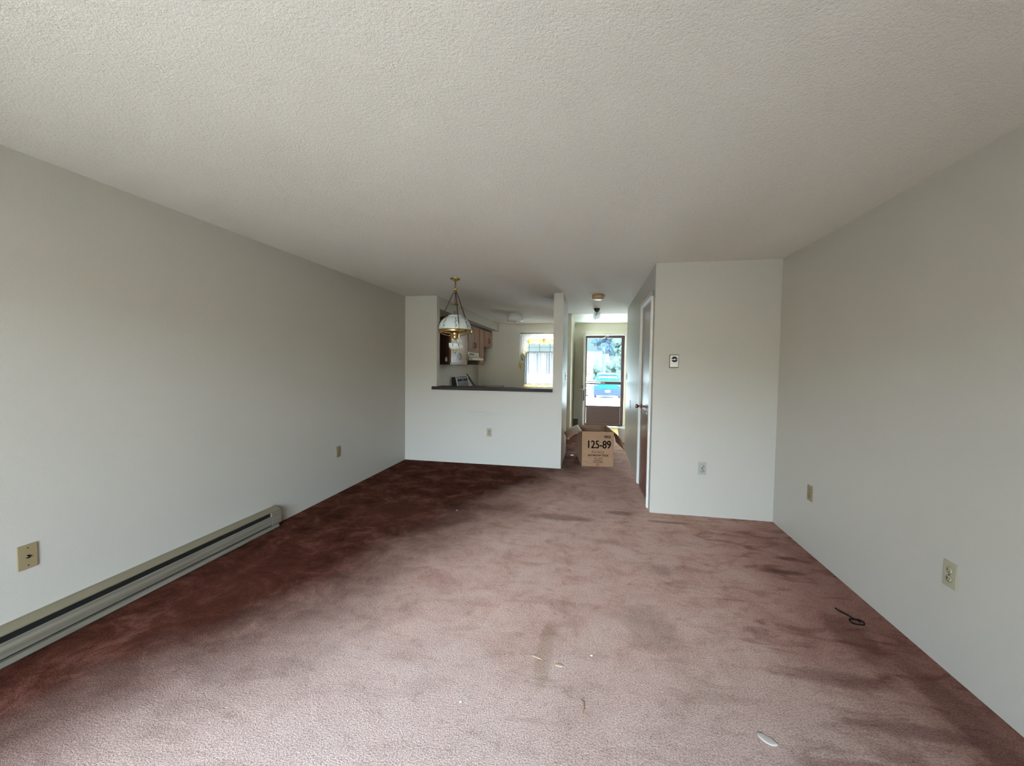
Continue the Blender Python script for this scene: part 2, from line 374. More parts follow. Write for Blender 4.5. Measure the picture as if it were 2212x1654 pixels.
src = bsdf(m_).inputs['Base Color'].links[0].from_socket
lk(m_, mixc(m_, mth(m_, 'MULTIPLY', sm, .3), src, (.33, .325, .31)), bsdf(m_).inputs['Base Color'])
struct('wall_kitchen', MB().box(XL, -2.231, YH, YH + .12, 0, H), 'halfwall', label='narrow full-height pier left of the serving opening')
struct('wall_kitchen', MB().box(-2.231, XP0, YH, YH + .12, 0, 1.068), 'halfwall', label='white half wall under the bar top')
struct('wall_kitchen', MB().box(XP0, XP1, YH, 6.84, 0, H), 'halfwall', label='wall stub between the kitchen and the hall')
struct('wall_foyer', MB().box(XP0, XP1, 8.03, YE, 0, H), 'cream')
# closet block
w = MB().box(XC, XR, YC, YC + .11, 0, H)
w.box(XC, XC + .11, YC + .11, 4.375, 0, H).box(XC, XC + .11, 5.205, 7.33, 0, H).box(XC, XC + .11, 4.375, 5.205, 2.145, H)
w.box(XC + .11, XR, 7.22, 7.33, 0, H)
struct('wall_closet', w, 'wall')
# entrance wall: front door opening and kitchen window opening
DX0, DX1, DZ = -.20, .775, 2.185
WX0, WX1, WZ0, WZ1 = -1.58, -.62, .95, 2.13
w = MB().box(XL - T, WX0, YE, YE + T, 0, H).box(WX0, WX1, YE, YE + T, 0, WZ0).box(WX0, WX1, YE, YE + T, WZ1, H).box(WX1, XP0, YE, YE + T, 0, H)
M['kitchen_wall'] = paint('kitchen_wall_paint', (.76, .735, .675))
struct('wall_window', w, 'kitchen_wall')
w = MB().box(XP0, DX0, YE, YE + T, 0, H)
w.box(DX0, DX1, YE, YE + T, DZ, H).box(DX1, XR + T, YE, YE + T, 0, H)
w.box(XL - T, XR + T, YE, YE + T, H + .11, H + 2.6)  # unseen upper facade, raised to screen the street from the rear sky
struct('wall_front', w, 'cream')
# kitchen soffit over the wall cabinets
SX, SZ = -2.226, 2.262
struct('wall_soffit', MB().box(XL, SX, YH + .12, YE, SZ, H), 'wall')
# ceiling edge strip over the kitchen window
struct('trim_1', MB().box(-2.226, XP0, YE - .022, YE, H - .035, H), 'cream')

# glazed sliding door behind the camera
fr = MB()
for a, b in ((GX0, GX0 + .05), (GX1 - .05, GX1), (-1.04, -.96)): fr.box(a, b, YB - .1, YB - .03, 0, GZ)
fr.box(GX0, GX1, YB - .1, YB - .03, GZ - .05, GZ).box(GX0, GX1, YB - .1, YB - .03, 0, .05)
d3 = struct('door_3', fr, 'white')
build('pane', MB().box(GX0 + .05, GX1 - .05, YB - .068, YB - .062, .05, GZ - .05), 'glass', d3)

# ------------------------------------------------------------------ closet door in the hall wall
d1 = struct('door_1', MB().box(XC + .006, XC + .041, 4.388, 5.192, .012, 2.132, .002), 'doorwood', label='dark brown veneer closet door in the hall')
jm = MB().box(XC, XC + .11, 4.375, 4.386, 0, 2.145).box(XC, XC + .11, 5.194, 5.205, 0, 2.145).box(XC, XC + .11, 4.375, 5.205, 2.134, 2.145)
build('door_jamb', jm, 'trim', d1)
cs = MB()
for a, b in ((4.305, 4.38), (5.20, 5.275)):
    cs.box(XC - .012, XC, a, b, 0, 2.205, .003); m_ = (a + b) / 2; cs.box(XC - .017, XC - .01, m_ - .018, m_ + .02, 0, 2.19, .002)
cs.box(XC - .012, XC, 4.305, 5.275, 2.14, 2.205, .003).box(XC - .017, XC - .01, 4.34, 5.24, 2.155, 2.19, .002)
build('door_casing', cs, 'trim', d1)
kn = MB().lathe([(.001, 0), (.031, 0), (.031, -.006), (.014, -.010), (.011, -.030), (.018, -.040), (.027, -.048), (.029, -.058), (.024, -.067), (.012, -.071), (.001, -.071)], (XC + .006, 5.125, .965), 24, 'x')
build('door_knob', kn, 'copper', d1)
for z in (.28, 1.05, 1.92):
    h_ = MB().box(XC - .001, XC + .008, 4.379, 4.402, z - .045, z + .045)
    h_.lathe([(.001, -.05), (.0065, -.05), (.0065, .05), (.004, .055), (.001, .057)], (XC - .004, 4.386, z), 12)
    build('hinge', h_, 'oldbrass' if z > .5 else 'ivory', d1)

# ------------------------------------------------------------------ front door leaf, casing and storm door
cs = MB()
for a, b in ((DX0 - .07, DX0), (DX1, DX1 + .07)): cs.box(a, b, YE - .016, YE, 0, DZ + .07, .003).box(a + .02, b - .02, YE - .021, YE - .014, 0, DZ + .05, .002)
cs.box(DX0, DX1, YE - .016, YE, DZ, DZ + .07, .003)
cs.box(DX0, DX0 + .02, YE, YE + T, 0, DZ).box(DX1 - .02, DX1, YE, YE + T, 0, DZ).box(DX0, DX1, YE, YE + T, DZ - .02, DZ)
struct('trim_2', cs, 'cream', label='cream casing around the front door')
struct('trim_3', MB().box(DX0, DX1, YE - .03, YE + T + .03, -.02, .02, .004), 'white', label='pale threshold under the storm door')
LY0, LY1, LXc = 8.86, 9.735, -.183
leaf = MB().box(-.022, .022, -.88, 0, .02, 2.17, .002)
for z0, z1 in ((.18, .62), (.74, 1.28), (1.40, 2.02)):
    leaf.box(-.026, -.020, -.76, -.50, z0, z1, .002).box(-.026, -.020, -.38, -.12, z0, z1, .002)
d2 = build('door_2', leaf, 'white'); d2['kind'] = 'structure'; d2['label'] = 'front door leaf swung open into the foyer'
d2.location = (LXc, LY1, 0); d2.rotation_euler.z = R(2.5)
hw = MB().lathe([(.001, 0), (.032, 0), (.032, .008), (.014, .012), (.012, .035), (.026, .046), (.030, .058), (.022, .070), (.001, .072)], (-.022, -.81, .93), 20, 'x')
hw.v = [(-.044 - x, y, z) for x, y, z in hw.v]
build('door_knob', hw, 'chrome', d2)
hw = MB().box(-.012, .012, -.886, -.878, .70, .93, .001).lathe([(.001, 0), (.024, 0), (.024, .012), (.012, .016), (.012, .028), (.001, .028)], (.022, -.81, .95), 20, 'x')
hw.lathe([(.001, 0), (.02, 0), (.02, -.014), (.001, -.014)], (-.022, -.81, 1.0), 20, 'x')
build('door_lock', hw, 'black', d2)
hg = MB()
for z in (.3, 1.1, 1.95): hg.lathe([(.001, -.05), (.007, -.05), (.007, .05), (.001, .05)], (.024, 0, z), 10)
build('hinge', hg, 'chrome', d2)

SY0, SY1 = YE + .085, YE + .115
x0, x1 = DX0 + .025, DX1 - .022
fr = MB().box(x0, x0 + .07, SY0, SY1, .03, 2.16, .004).box(x1 - .075, x1, SY0, SY1, .03, 2.16, .004)
for za, zb_ in ((2.095, 2.16), (1.015, 1.085), (.03, .085), (.46, .51)): fr.box(x0 + .0701, x1 - .0751, SY0 + .001, SY1 - .001, za, zb_, .003)
d4 = struct('door_4', fr, 'storm', label='dark brown storm door with two glass panes and solid kick panel')
kp = MB().box(x0 + .071, x1 - .076, SY0 + .010, SY1 - .008, .086, .459)
kp.box(x0 + .10, x1 - .11, SY0 + .005, SY0 + .012, .125, .425, .003)
build('kick_panel', kp, 'storm', d4)
build('upper_pane', MB().box(x0 + .065, x1 - .07, SY0 + .012, SY0 + .016, 1.08, 2.10), 'door_glass', d4)
build('lower_pane', MB().box(x0 + .065, x1 - .07, SY0 + .012, SY0 + .016, .505, 1.02), 'door_glass', d4)
cl = MB().tube([(x0 + .09, SY0 - .022, 1.058), (x0 + .40, SY0 - .022, 1.050)], .012, 10).tube([(x0 + .40, SY0 - .022, 1.050), (x0 + .50, SY0 - .02, 1.047)], .004, 8).box(x0 + .06, x0 + .09, SY0 - .03, SY0, 1.04, 1.075)
build('door_closer', cl, 'white', d4)
ch = MB().tube([(.34, SY0 - .01, 2.15), (.30, SY0 - .02, 2.11), (.20, SY0 - .02, 2.075)], .005, 6).box(.33, .40, SY0 - .012, SY0, 2.13, 2.15, .002)
build('safety_chain', ch, 'chrome', d4)
lv = MB().box(x0 + .005, x0 + .04, SY0 - .012, SY0, .74, .90, .003).tube([(x0 + .02, SY0 - .012, .78), (x0 + .02, SY0 - .05, .78), (x0 + .06, SY0 - .055, .765), (x0 + .11, SY0 - .052, .745)], [.007, .007, .007, .012], 8)
build('door_handle', lv, 'black', d4)

# ------------------------------------------------------------------ kitchen window
fr = MB()
for a, b in ((WX0, WX0 + .045), (WX1 - .045, WX1)): fr.box(a, b, YE + .03, YE + .10, WZ0, WZ1, .003)
fr.box(WX0, WX1, YE + .03, YE + .10, WZ1 - .05, WZ1, .003).box(WX0, WX1, YE + .03, YE + .10, WZ0, WZ0 + .05, .003)
w1 = struct('window_1', fr, 'white', label='kitchen window with curtains and a divided upper sash')
mr_ = MB().box(WX0 + .04, WX1 - .04, YE + .04, YE + .085, 1.745, 1.772, .003)
build('meeting_rail', mr_, M['storm'], w1)
mu = MB()
for x in (-1.48, -1.227, -.973, -.72): mu.box(x - .0045, x + .0045, YE + .055, YE + .07, 1.77, 2.09)
mu.box(WX0 + .04, WX1 - .04, YE + .055, YE + .07, 1.868, 1.876)
build('window_grille', mu, M['storm'], w1)
build('pane', MB().box(WX0 + .04, WX1 - .04, YE + .072, YE + .076, WZ0 + .04, WZ1 - .04), 'glass', w1)
cs = MB().box(WX0 - .06, WX1 + .06, YE - .03, YE, WZ0 - .045, WZ0 - .02, .003).box(WX0 - .05, WX0, YE - .014, YE, WZ0 - .02, WZ1 + .05, .002).box(WX1, WX1 + .05, YE - .014, YE, WZ0 - .02, WZ1 + .05, .002).box(WX0, WX1, YE - .014, YE, WZ1, WZ1 + .05, .002)
build('window_casing', cs, 'cream', w1)

# curtains
CX = -1.10
t = thing('swag_curtain', 'white sheer swag curtain with yellow ruffled edge on the upper kitchen window rod', 'curtain', (CX, YE - .11, 2.19))
part('curtain_rod', MB().tube([(-1.67, YE - .115, 2.195), (-.53, YE - .115, 2.195)], .009, 10).tube([(-1.67, YE - .115, 2.195), (-1.67, YE, 2.195)], .007, 8).tube([(-.53, YE - .115, 2.195), (-.53, YE, 2.195)], .007, 8), 'brass', t)
def zb(x):
    d = abs(x - CX)
    if d < .34: return 2.065 - .012 * math.cos(d * 9)
    q = (d - .34) / .23; return 2.053 - .66 * min(q, 1.0) ** 1.05
def swag(u, v):
    x = CX - .57 + 1.14 * u; z = 2.215 + (zb(x) - 2.215) * v
    return (x - (.05 * v * v if x < CX - .3 else (-.05 * v * v if x > CX + .3 else 0)), YE - .115 + .012 * math.sin(u * 190) * (.5 + .5 * v), z)
part('sheer_panel', MB().sheet(swag, 220, 14), 'sheer_thick', t)
def ruf(u, v):
    x = CX - .57 + 1.14 * u; p = Vector(swag(u, 1.0)); d = abs(x - CX)
    down = Vector((0, 0, -1)) if d < .34 else Vector((.35 if x < CX else -.35, 0, -.75))
    p = p + down * (.115 + .012 * math.sin(u * 60)) * v; p.y += -.008 + .016 * math.sin(u * 260) * (.3 + v); return p
part('ruffle', MB().sheet(ruf, 240, 5), 'yellow_sheer', t)
bw = MB().sphere((CX, YE - .14, 2.06), .016, 1, .7, 1)
for s_ in (-1, 1): bw.sheet(lambda u, v, s_=s_: (CX + s_ * (.01 + .035 * u), YE - .14 + .01 * math.sin(v * PI), 2.055 + (.035 * u) * (v - .5) * 2 - .01 * u), 6, 6)
bw.sheet(lambda u, v: (CX - .02 + .04 * u, YE - .14, 2.05 - .10 * v), 3, 4)
part('bow', bw, 'yellow_sheer', t)
t = thing('cafe_curtain', 'white sheer cafe curtain with yellow ruffled hem covering the lower sash of the kitchen window', 'curtain', (CX, YE - .04, 1.74))
part('curtain_rod', MB().tube([(-1.64, YE - .045, 1.735), (-.56, YE - .045, 1.735)], .006, 8).tube([(-1.64, YE - .045, 1.735), (-1.64, YE, 1.735)], .005, 8).tube([(-.56, YE - .045, 1.735), (-.56, YE, 1.735)], .005, 8), 'brass', t)
def cafe(u, v):
    x = CX - .478 + .956 * u; a = .018 + .012 * math.sin(u * 21 + 1)
    return (x, YE - .045 + a * math.sin(u * 95 + 2 * math.sin(u * 12)), 1.75 - .76 * v)
part('sheer_panel', MB().sheet(cafe, 260, 6), 'sheer', t)
part('ruffle', MB().sheet(lambda u, v: (CX - .485 + .97 * u, YE - .05 + .013 * math.sin(u * 230) * (.4 + v), 1.0 - .085 * v), 240, 4), 'yellow_sheer', t)

# ------------------------------------------------------------------ serving bar
bt = build('bar_top', MB().box(-2.292, XP0, 5.655, YH, 1.070, 1.115, .004).box(-2.231, XP0, YH - .003, 5.93, 1.070, 1.115, .004), 'laminate')
tag(bt, 'long dark laminate bar top capping the half wall under the serving opening', 'counter')

# ------------------------------------------------------------------ kitchen wall cabinets (fronts face right)
FX = -2.40
def wall_cabinet(y0, y1, z0, label, ndoor=2, hand='pair', front='cabinet'):
    t = thing('wall_cabinet', label, 'cabinet', (XL, y0, z0), 'oak wall cabinets under the kitchen soffit')
    part('cabinet_body', MB().box(XL, FX - .018, y0 + .001, y1 - .001, z0, SZ - .001), 'cabinet_end_shade', t)
    ff = MB().box(FX - .018, FX, y0 + .001, y0 + .035, z0, SZ - .045).box(FX - .018, FX, y1 - .035, y1 - .001, z0, SZ - .045).box(FX - .018, FX, y0 + .035, y1 - .035, z0, z0 + .04)
    part('face_frame', ff, 'cabinet', t)
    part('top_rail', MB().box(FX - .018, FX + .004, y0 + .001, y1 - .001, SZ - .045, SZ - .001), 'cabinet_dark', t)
    a, b = y0 + .014, y1 - .014; wd = (b - a) / ndoor; dz0, dz1 = z0 + .035, SZ - .05
    for k in range(ndoor):
        p, q = a + k * wd + .006, a + (k + 1) * wd - .006
        dr = part('door', MB().box(FX, FX + .019, p, q, dz0, dz1, .004), front, t)
        right = (k % 2 == 0) if hand == 'pair' else True
        hy = (q - .028) if right else (p + .028); hz = dz0 + .06; hw_ = .014
        part('handle', MB().tube([(FX + .019, hy, hz), (FX + .045, hy, hz + .004), (FX + .048, hy, hz + .05), (FX + .045, hy, hz + .096), (FX + .019, hy, hz + .10)], .006, 8), 'black', dr)
    return t
wall_cabinet(6.755, 7.745, 1.437, 'pale glaring double-door wall cabinet seen behind the hanging lamp', 2, 'right', 'cabinet_glare')
wall_cabinet(7.75, 8.60, 1.69, 'short oak wall cabinet directly above the cream range hood')
wall_cabinet(8.605, 8.975, 1.437, 'narrow tall oak wall cabinet just right of the range hood', 1)
wall_cabinet(8.98, YE - .002, 1.85, 'short oak wall cabinet at the far end against the window wall')
hk = MB().lathe([(.001, 1.57), (.010, 1.565), (.014, 1.55), (.020, 1.525), (.022, 1.505), (.014, 1.49), (.001, 1.487)], (-2.463, 6.738, 0), 16, 'z', 1, .7)
tag(build('wall_hook', hk, 'white'), 'small white drop-shaped hook on the dark end panel of the kitchen wall cabinet', 'hook')
# range hood
t = thing('range_hood', 'cream range hood under the short cabinet above the stove', 'range hood', (XL, 7.78, 1.53))
y0, y1 = 7.765, 8.595
part('hood_shell', MB().prism([(XL, 1.689), (FX + .005, 1.689), (FX + .005, 1.615), (FX + .05, 1.59), (-2.295, 1.572), (-2.295, 1.532), (XL, 1.532)], 'y', y0, y1), 'hood', t)
for i in range(4): part('control_button', MB().box(FX + .004, FX + .012, y0 + .12 + i * .085, y0 + .17 + i * .085, 1.635, 1.665, .002), 'black', t)
# stove
t = thing('stove', 'free-standing kitchen stove with slanted blue-grey control panel against the kitchen wall', 'stove', (XL, 7.80, 0))
y0, y1 = 7.80, 8.595
part('stove_body', MB().box(XL + .02, -2.06, y0, y1, .08, .94, .006).box(XL + .05, -2.12, y0 + .02, y1 - .02, 0, .08), 'white', t)
part('cooktop', MB().box(XL + .02, -2.04, y0 - .003, y1 + .003, .94, .965, .004), 'white', t)
dr = part('oven_door', MB().box(-2.06, -2.025, y0 + .02, y1 - .02, .24, .80, .008), 'stove_side', t)
part('handle', MB().tube([(-2.025, y0 + .08, .76), (-1.985, y0 + .08, .76), (-1.985, y1 - .08, .76), (-2.025, y1 - .08, .76)], .011, 8), 'chrome', dr)
for (bx, by, br) in ((-2.24, y0 + .2, .09), (-2.24, y1 - .2, .075), (-2.5, y0 + .2, .075), (-2.5, y1 - .2, .09)):
    b_ = MB()
    for q in (1, .72, .45): b_.tube([(bx + br * q * math.cos(a), by + br * q * math.sin(a), .974) for a in [2 * PI * k / 20 for k in range(20)]], .006, 6, True)
    part('burner', b_, 'black', t)
bgp = [(XL + .005, .965), (XL + .005, 1.185), (XL + .075, 1.185), (XL + .125, .965)]
part('backguard', MB().prism(bgp, 'y', y0, y1), 'stove_side', t)
def tilt(z): return XL + .075 + (1.185 - z) / .22 * .05
for ya, yb in ((y0 - .002, y0 + .03), (y1 - .03, y1 + .002)):
    part('backguard_trim', MB().prism([(tilt(1.19) - .004, 1.19), (tilt(1.19) + .006, 1.19), (tilt(.966) + .006, .966), (tilt(.966) - .004, .966)], 'y', ya, yb), 'white', t)
part('control_panel', MB().prism([(tilt(1.17), 1.17), (tilt(1.17) + .005, 1.17), (tilt(1.05) + .005, 1.05), (tilt(1.05), 1.05)], 'y', y0 + .05, y1 - .05), 'stove_panel', t)
for k in (0, 1, 3.6, 4.6):
    yy = y0 + .13 + k * .115; part('control_knob', MB().lathe([(.001, .005), (.021, .005), (.019, .024), (.001, .026)], (tilt(1.12), yy, 1.12), 16, 'x'), 'black', t)
part('clock', MB().box(tilt(1.12) + .002, tilt(1.12) + .009, y0 + .31, y0 + .47, 1.09, 1.14, .002), 'dark', t)
# tray leaning right of the stove
t = thing('leaning_rack', 'narrow black rack leaning against the wall right of the stove', 'rack', (-2.60, 8.68, .95))
part('long_bar', MB().prism([(-2.70, 1.235), (-2.684, 1.24), (-2.465, .945), (-2.481, .94)], 'y', 8.66, 8.69), 'black', t)
part('short_bar', MB().tube([(-2.675, 8.66, 1.15), (-2.655, 8.66, 1.155), (-2.52, 8.66, .965)], .010, 6), 'black', t)
bc = thing('base_cabinet', 'oak base cabinet with pale worktop right of the stove', 'cabinet', (XL, 8.60, 0))
part('cabinet_body', MB().box(XL + .004, -2.12, 8.602, YE - .004, .09, .905).box(XL + .004, -2.18, 8.602, YE - .002, 0, .09), 'cabinet', bc)
part('worktop', MB().box(XL + .004, -2.08, 8.602, YE - .004, .905, .94, .004), 'ivory', bc)
part('door', MB().box(-2.12, -2.10, 8.63, 9.16, .12, .88, .003), 'cabinet', bc); part('door', MB().box(-2.12, -2.10, 9.18, 9.72, .12, .88, .003), 'cabinet', bc)

# ------------------------------------------------------------------ hanging hurricane lamp
LX, LY = -1.57, 4.59
t = thing('hanging_lamp', 'brass chain-hung hurricane lamp with white painted dome shade and glass bowl', 'lamp', (LX, LY, H))
C0 = (LX, LY, 0)
part('canopy', MB().lathe([(.001, H), (.062, H), (.066, H - .006), (.060, H - .014), (.040, H - .022), (.018, H - .030), (.012, H - .042), (.001, H - .044)], C0, 32), 'brass', t)
def chain(p, q, ll=.026, w=.0065, r=.0022):
    p, q = Vector(p), Vector(q); d = q - p; n = max(1, round(d.length / (ll * .72))); m = MB(); dn = d.normalized(); a = dn.orthogonal().normalized(); b = dn.cross(a)
    for i in range(n):
        c = p + d * ((i + .5) / n); s_ = a if i % 2 else b
        m.tube([c + dn * (ll / 2 * math.cos(k * PI / 5)) + s_ * (w * math.sin(k * PI / 5)) for k in range(10)], r, 5, True)
    return m
part('chain', chain((LX, LY, 2.397), (LX, LY, 2.335), .026, .010, .003), 'oldbrass', t)
part('hub', MB().sphere((LX, LY, 2.316), .022, 1, 1, .9).lathe([(.001, -.04), (.010, -.038), (.014, -.028), (.008, -.018), (.012, .02), (.001, .026)], (LX, LY, 2.316), 20), 'brass', t)
for k in range(3):
    an = PI + k * 2 * PI / 3; ex, ey = LX + .205 * math.cos(an), LY + .205 * math.sin(an)
    part('chain', chain((LX + .012 * math.cos(an), LY + .012 * math.sin(an), 2.297), (ex, ey, 1.905), .024, .006, .0024), 'oldbrass', t)
    part('arm', MB().tube([(ex, ey, 1.905), (LX + .211 * math.cos(an), LY + .211 * math.sin(an), 1.88), (LX + .212 * math.cos(an), LY + .212 * math.sin(an), 1.855), (LX + .203 * math.cos(an), LY + .203 * math.sin(an), 1.830), (LX + .15 * math.cos(an), LY + .15 * math.sin(an), 1.795), (LX + .075 * math.cos(an), LY + .075 * math.sin(an), 1.775), (LX + .04 * math.cos(an), LY + .04 * math.sin(an), 1.785)], .0038, 6).sphere((ex, ey, 1.905), .008), 'brass', t)
part('bell_chain', chain((LX - .004, LY, 2.285), (LX - .004, LY, 2.17), .018, .004, .0018), 'oldbrass', t)
part('smoke_bell', MB().lathe([(.001, 2.172), (.007, 2.168), (.010, 2.158), (.022, 2.148), (.042, 2.138), (.044, 2.135), (.040, 2.134), (.018, 2.143), (.001, 2.148)], (LX - .004, LY, 0), 28), 'brass', t)
dome = [(.190, 1.838), (.193, 1.848), (.190, 1.872), (.181, 1.905), (.163, 1.940), (.138, 1.968), (.108, 1.988), (.082, 1.997), (.079, 2.004), (.081, 2.010), (.077, 2.012), (.074, 2.004)]
inner = [(r - .004, z - .002) for r, z in dome[:-4]][::-1]
sh = part('dome_shade', MB().lathe(dome + inner + [dome[0]], C0, 48), 'opal', t)
def sprig(m, r_of_z, z0, z1, an, s=1.):
    pts = []
    for i in range(7):
        z = z0 + (z1 - z0) * i / 6; a = an + .035 * math.sin(i * 1.9); r = r_of_z(z) + .001; pts.append((LX + r * math.cos(a), LY + r * math.sin(a), z))
    m.tube(pts, .0016 * s, 5)
    for i, p in enumerate(pts):
        m.sphere(p, .0048 * s * (1.2 if i in (1, 4) else .8), 1, 1, 1, 8)
        if i in (1, 3, 5):
            a = math.atan2(p[1] - LY, p[0] - LX) + .05 * s * (1 if i != 3 else -1); r = r_of_z(p[2]) + .001; m.tube([p, (LX + r * math.cos(a), LY + r * math.sin(a), p[2] + .008 * s)], [.0015 * s, .004 * s], 5)
def rz(prof):
    def f(z):
        for (r0, z0), (r1, z1) in zip(prof, prof[1:]):
            if min(z0, z1) <= z <= max(z0, z1) and z0 != z1: return r0 + (r1 - r0) * (z - z0) / (z1 - z0)
        return prof[0][0]
    return f
for k in range(8):
    m_ = MB(); sprig(m_, rz(dome[:7]), 1.86, 1.97, k * PI / 4 + .35); part('painted_sprig', m_, 'vine', sh)
part('gallery_ring', MB().lathe([(.186, 1.846), (.196, 1.846), (.199, 1.838), (.198, 1.818), (.194, 1.812), (.186, 1.813), (.160, 1.822), (.156, 1.828), (.186, 1.836), (.186, 1.846)], C0, 48, flute=40, fa=.006), 'brass', t)
part('chimney', MB().lathe([(.030, 1.82), (.034, 1.87), (.030, 1.93), (.024, 1.98), (.023, 2.062), (.021, 2.062), (.022, 1.98), (.028, 1.93), (.032, 1.87), (.028, 1.82), (.030, 1.82)], C0, 24), 'lamp_glass', t)
part('burner', MB().lathe([(.001, 1.832), (.04, 1.830), (.050, 1.822), (.052, 1.800), (.046, 1.775), (.036, 1.760), (.040, 1.754), (.032, 1.742), (.014, 1.735), (.010, 1.722), (.001, 1.72)], C0, 32), 'brass', t)
bowl = [(.001, 1.725), (.014, 1.722), (.024, 1.712), (.027, 1.700), (.034, 1.693), (.070, 1.690), (.077, 1.684), (.077, 1.668), (.071, 1.644), (.056, 1.622), (.034, 1.611), (.012, 1.608), (.001, 1.608)]
fb = part('font_bowl', MB().lathe(bowl, C0, 40), 'opal', t)
for k in range(7):
    m_ = MB(); sprig(m_, rz(bowl[6:]), 1.655, 1.682, k * 2 * PI / 7 + .2, .7); part('painted_sprig', m_, 'vine', fb)
part('finial', MB().lathe([(.001, 1.612), (.016, 1.609), (.017, 1.602), (.008, 1.596), (.013, 1.588), (.013, 1.580), (.005, 1.572), (.003, 1.560), (.001, 1.558)], C0, 20), 'brass', t)
part('pull_knob', MB().tube([(LX + .052, LY - .02, 1.77), (LX + .086, LY - .02, 1.70), (LX + .088, LY - .02, 1.672)], .0015, 5).lathe([(.001, 1.675), (.006, 1.670), (.010, 1.655), (.009, 1.645), (.001, 1.640)], (LX + .088, LY - .02, 0), 14), 'white', t)

# ------------------------------------------------------------------ other ceiling lights
t = thing('ceiling_light', 'white ribbed glass drum light on the kitchen ceiling', 'ceiling light', (-1.49, 7.95, H))
c_ = (-1.49, 7.95, 0)
part('ceiling_pan', MB().lathe([(.001, H), (.135, H), (.14, H - .012), (.001, H - .014)], c_, 32), 'white', t)
part('lamp_shade', MB().lathe([(.12, H - .012), (.138, H - .016), (.152, H - .08), (.158, H - .125), (.150, H - .138), (.10, H - .144), (.001, H - .146)], c_, 72, flute=24, fa=.012), 'ribbed_glass', t)
part('finial', MB().lathe([(.001, 2.297), (.008, 2.295), (.009, 2.286), (.001, 2.276)], c_, 12), 'oldbrass', t)
t = thing('ceiling_light', 'round tan-rimmed flush fixture with white face on the hall ceiling above the box', 'ceiling light', (.074, 5.92, H))
c_ = (.074, 5.92, 0)
part('rim', MB().lathe([(.001, H), (.080, H), (.084, H - .006), (.082, H - .042), (.074, H - .056), (.060, H - .058), (.001, H - .058)], c_, 40), 'tan', t)
part('diffuser', MB().lathe([(.001, H - .0585), (.064, H - .0585), (.060, H - .066), (.035, H - .071), (.001, H - .073)], c_, 32), 'white', t)
t = thing('ceiling_light', 'small dark-capped clear jar light hanging close to the hall ceiling near the front door', 'ceiling light', (.078, 7.3, H))
c_ = (.078, 7.3, 0)
part('cap', MB().lathe([(.001, H), (.050, H), (.054, H - .008), (.050, H - .03), (.036, H - .042), (.036, H - .06), (.001, H - .062)], c_, 28), 'black', t)
part('jar', MB().lathe([(.038, H - .045), (.044, H - .062), (.056, H - .08), (.058, H - .12), (.052, H - .172), (.042, H - .190), (.001, H - .192)], c_, 40, flute=10, fa=.05), 'jar_glass', t)
part('bulb', MB().lathe([(.001, H - .06), (.012, H - .062), (.014, H - .085), (.026, H - .115), (.022, H - .14), (.001, H - .148)], c_, 16), 'white', t)

# ------------------------------------------------------------------ wall plates (built facing -y, centred on the origin)
def plate(name, label, loc, rz_, kind, m='ivory', cat='outlet', group=None):
    t = thing(name, label, cat, (0, 0, 0), group)
    build('cover_plate', MB().box(-.0375, .0375, -.0065, 0, -.061, .061, .003), m, t)
    if kind == 'duplex':
        for s_ in (-1, 1):
            zc = s_ * .0205
            rc = build('receptacle', MB().lathe([(.001, -.0085), (.0165, -.0085), (.0175, -.006)], (0, 0, zc), 24, 'y', 1, .9), m, t)
            sl = MB().box(-.0075, -.0055, -.0092, -.008, zc - .001, zc + .009).box(.0055, .0075, -.0092, -.008, zc - .001, zc + .009).lathe([(.0001, -.0092), (.0027, -.0092), (.0027, -.008)], (0, 0, zc - .0095), 10, 'y')
            build('slot', sl, 'dark', rc)
            rg = MB().lathe([(.0165, -.0068), (.0185, -.0068), (.0185, -.006)], (0, 0, zc), 24, 'y', 1, .9)
            build('receptacle_gap', rg, 'dark', rc)
        build('screw', MB().lathe([(.0001, -.008), (.003, -.0078), (.0035, -.006)], (0, 0, 0), 10, 'y'), 'oldbrass', t)
    elif kind == 'cable':
        build('cable_socket', MB().lathe([(.0001, -.013), (.0018, -.013), (.0018, -.010), (.0035, -.010), (.0035, -.013), (.005, -.013), (.005, -.009), (.0085, -.009), (.0085, -.006)], (0, 0, 0), 16, 'y'), 'oldbrass', t)
        for s_ in (-1, 1): build('screw', MB().lathe([(.0001, -.008), (.0028, -.0078), (.0033, -.006)], (0, 0, s_ * .044), 10, 'y'), 'oldbrass', t)
    elif kind == 'switch':
        build('toggle', MB().box(-.005, .005, -.011, -.006, -.012, .012).prism([(-.006, -.004), (-.006, .006), (-.019, .012), (-.019, .006)], 'x', -.004, .004), m, t)
        build('toggle_slot', MB().box(-.0065, .0065, -.0072, -.0064, -.014, .014), 'dark', t)
        for s_ in (-1, 1): build('screw', MB().lathe([(.0001, -.008), (.0028, -.0078), (.0033, -.006)], (0, 0, s_ * .032), 10, 'y'), 'oldbrass', t)
    else:
        for s_ in (-1, 1): build('screw', MB().lathe([(.0001, -.008), (.0028, -.0078), (.0033, -.006)], (0, 0, s_ * .038), 10, 'y'), 'oldbrass', t)
    t.location = loc; t.rotation_euler.z = rz_
    return t
plate('cable_outlet', 'almond cable wall plate above the heater near the left edge', (XL, 1.50, .464), R(90), 'cable', 'almond', 'wall plate')
plate('power_outlet', 'almond power outlet far down the left wall, beyond the heater', (XL, 4.045, .462), R(90), 'duplex', 'almond')
plate('power_outlet', 'ivory power outlet in the half wall under the bar top', (-1.425, YH, .468), 0, 'duplex', 'ivory')
plate('power_outlet', 'grey-beige power outlet low on the closet wall below the thermostat', (1.069, YC, .468), 0, 'duplex', 'greyplate')
